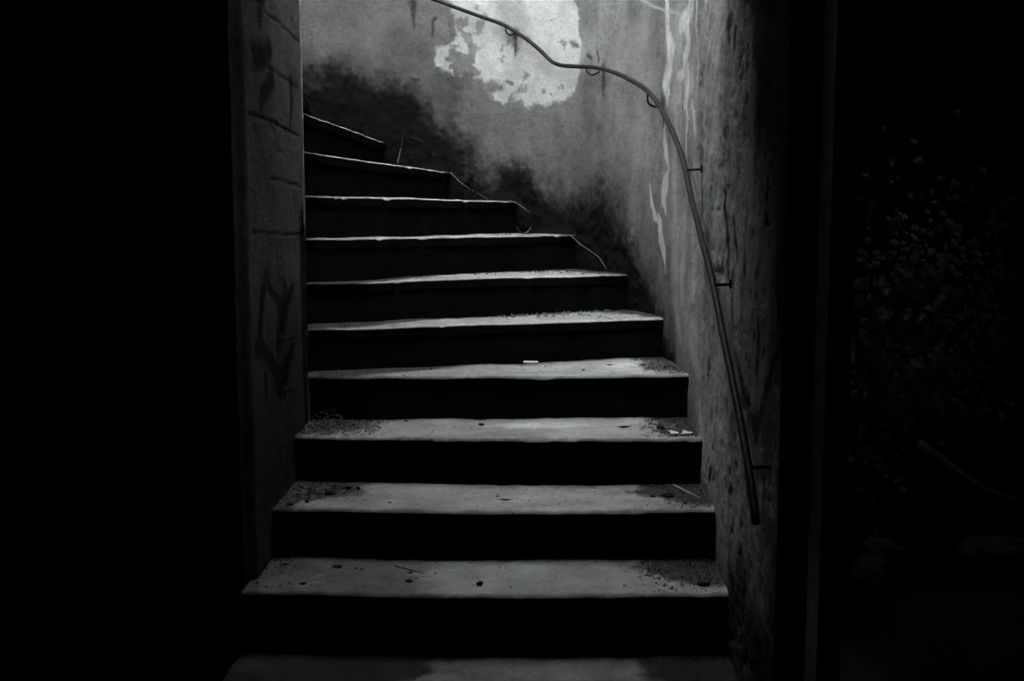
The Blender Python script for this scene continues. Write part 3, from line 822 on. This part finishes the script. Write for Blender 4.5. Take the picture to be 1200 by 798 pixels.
# leaf litter heaped in the left corner of the third tread
def litter(name, centre, rx, ry, h, n, size, mat, label, seed):
    rg = random.Random(seed); v = []; f = []
    for _ in range(n):
        a = rg.random() * 6.28; q = rg.random() ** .6
        x = centre[0] + rx * q * math.cos(a); y = centre[1] + ry * q * math.sin(a)
        z = centre[2] + h * (1 - q) * rg.random() + .004
        yaw = rg.random() * 6.28; s_ = size * (.5 + rg.random()); pit = (rg.random() - .5) * 1.4
        ex = Vector((math.cos(yaw) * math.cos(pit), math.sin(yaw) * math.cos(pit), math.sin(pit)))
        ey = ex.cross(Vector((rg.random() - .5, rg.random() - .5, 1))).normalized()
        ez = ex.cross(ey)
        c = Vector((x, y, z + s_ * .2)); o_ = len(v)
        for (aa, bb, cc) in ((-1, 0, 0), (0, .4, .12), (1, 0, .05), (0, -.4, .12), (0, 0, -.06)):
            v.append(c + ex * aa * s_ + ey * bb * s_ + ez * cc * s_)
        f += [(o_, o_ + 3, o_ + 1), (o_ + 1, o_ + 3, o_ + 2), (o_, o_ + 1, o_ + 4), (o_ + 1, o_ + 2, o_ + 4), (o_ + 2, o_ + 3, o_ + 4), (o_ + 3, o_, o_ + 4)]
    return tag(link(name, mesh(name, v, f), mat), label, 'leaves', None, 'stuff')
litter('leaf_litter', (-.66, 3.90, .486), .10, .08, .07, 90, .010, M_DARKLEAF, 'heap of dark dead leaves in the left corner of the third bright tread', 5)
litter('leaf_litter', (-.62, 3.56, .330), .14, .07, .02, 70, .012, M_DARKLEAF, 'dark scattered leaf scraps at the back left of the second bright tread', 6)

# ------------------------------------------------------------------ dark weeds at the foot of the back wall
def weed(base, h, n, seed, label):
    rg = random.Random(seed)
    r = empty('weed', base)
    tag(r, label, 'weed')
    top = Vector((rg.uniform(-.06, .06), -.03, h))
    pts = [Vector((0, 0, -.01)), top * .35 + Vector((rg.uniform(-.02, .02), 0, 0)), top * .7, top]
    c = catmull([tuple(p) for p in pts], 4)
    link('stem', tube_mesh('stem', c, list(np.linspace(.004, .0015, len(c))), 6), M_WEED, r)
    for i in range(n):
        t = .2 + .8 * i / n
        p = Vector(c[int(t * (len(c) - 1))])
        a = rg.random() * 6.28; L = h * rg.uniform(.22, .40)
        d = Vector((math.cos(a), math.sin(a) * .6 - .2, rg.uniform(.1, .7))).normalized()
        sd = d.cross(Vector((0, 0, 1))).normalized(); up = sd.cross(d)
        v = []; f = []
        for q, w in ((0, .02), (.25, .16), (.55, .20), (.85, .1), (1, .0)):
            m = p + d * L * q - Vector((0, 0, 1)) * L * .35 * q * q
            v += [m - sd * w * L, m + up * .03 * L * (1 if 0 < q < 1 else 0), m + sd * w * L]
        for i2 in range(4):
            k = i2 * 3
            f += [(k, k + 1, k + 4, k + 3), (k + 1, k + 2, k + 5, k + 4)]
        nn = len(v)
        v += [Vector(q) - up * .0012 for q in v]
        f += [tuple(reversed([nn + j for j in ff])) for ff in f]
        link('leaf', mesh('leaf', v, f), M_WEED, r)
weed((-0.5135, 5.82, 1.4775), .24, 9, 1, 'tall dark leafy weed on the ninth step right of the dry grass blade')
weed((-0.2425, 5.78, 1.3232), .13, 8, 2, 'small dark weed on the eighth step left of the hanging stalks')
weed((-0.1833, 5.72, 1.3181), .15, 8, 3, 'bushy dark weed at the back wall beside the topmost hanging stalk')
weed((-0.3924, 5.86, 1.4615), .10, 6, 4, 'low dark weed at the end of the ninth step')
weed((-0.7917, 5.8, 1.6333), .12, 7, 5, 'dark weed behind the uppermost visible nosing')

# ------------------------------------------------------------------ the dark alcove right of the stair
def ivy(label, seed):
    rg = random.Random(seed)
    r = empty('ivy', (1.3, 4.40, -.16))
    tag(r, label, 'ivy')
    for q in range(7):
        x = .12 + .9 * (q / 6 - .5)
        pts = [(x + rg.uniform(-.05, .05), .02, 0)]
        for h in (.4, .8, 1.2, 1.6):
            pts.append((x + rg.uniform(-.12, .12), .01 + rg.uniform(-.02, 0), h + rg.uniform(-.08, .08)))
        link('stem', tube_mesh('stem', catmull(pts, 4), .006, 5), M_WEED, r)
    v = []; f = []
    for _ in range(2000):
        x = rg.gauss(.22, .30); z = rg.gauss(.88, .28)
        x += (.95 - z) * -.15
        if not (-.40 < x < 1.0 and 0 < z < 1.9):
            continue
        if z < .6 and x > .25 + (z - .2) * .4:
            continue
        y = -abs(rg.gauss(0, .05)) - .005
        s_ = rg.uniform(.009, .022)
        nz = Vector((rg.gauss(0, .45), -1, rg.gauss(.35, .45))).normalized()
        ex = nz.cross(Vector((rg.gauss(0, .5), 0, 1))).normalized(); ey = nz.cross(ex)
        c = Vector((x, y, z)); o_ = len(v)
        for (a, b, d) in ((0, -1, -.1), (.7, -.5, 0), (.95, .25, -.15), (.35, .4, .05), (0, 1.1, -.2), (-.35, .4, .05), (-.95, .25, -.15), (-.7, -.5, 0), (0, 0, .12)):
            v.append(c + ex * a * s_ + ey * b * s_ + nz * d * s_)
        for j in range(8):
            f.append((o_ + j, o_ + (j + 1) % 8, o_ + 8))
    o = link('foliage', mesh('foliage', v, f), M_IVY, r)
    o['kind'] = 'stuff'
ivy('dark ivy covering the back wall of the alcove right of the post', 17)
def rubble(p, dims, rot, label, seed, mat=M_RUBBLE):
    o = link('rubble_block', rock_mesh('rubble_block', 1.0, seed, 1.0, 5, 8), mat)
    o.scale = dims; o.location = p; o.rotation_euler = rot
    tag(o, label, 'stone')
rubble((1.33, 4.02, -.09), (.075, .07, .07), (.2, .3, .5), 'palest squarish stone on the alcove floor right of the post', 1)
rubble((1.30, 4.30, -.06), (.10, .08, .07), (.1, .1, 1.5), 'dark stone behind the palest stone on the alcove floor', 2, M_FLOOR)
rubble((1.48, 4.32, -.10), (.09, .08, .05), (0, .2, .7), 'low stone right behind the palest stone under the ivy', 3)
rubble((1.92, 4.25, -.08), (.16, .10, .06), (0, 0, .2), 'long flat stone at the far right of the alcove floor', 4)
rubble((1.14, 4.10, -.12), (.07, .06, .04), (0, 0, .2), 'small stone close to the stair wall on the alcove floor', 5)
stalk('branch', [(1.5241, 4.1, 0.3793), (1.5873, 4.05, 0.3316), (1.6651, 4.0, 0.2724), (1.7649, 3.97, 0.2159), (1.8993, 3.92, 0.1846)], .022, .015, M_RUBBLE, 'bare curved branch leaning in the alcove at the far right', 'branch')
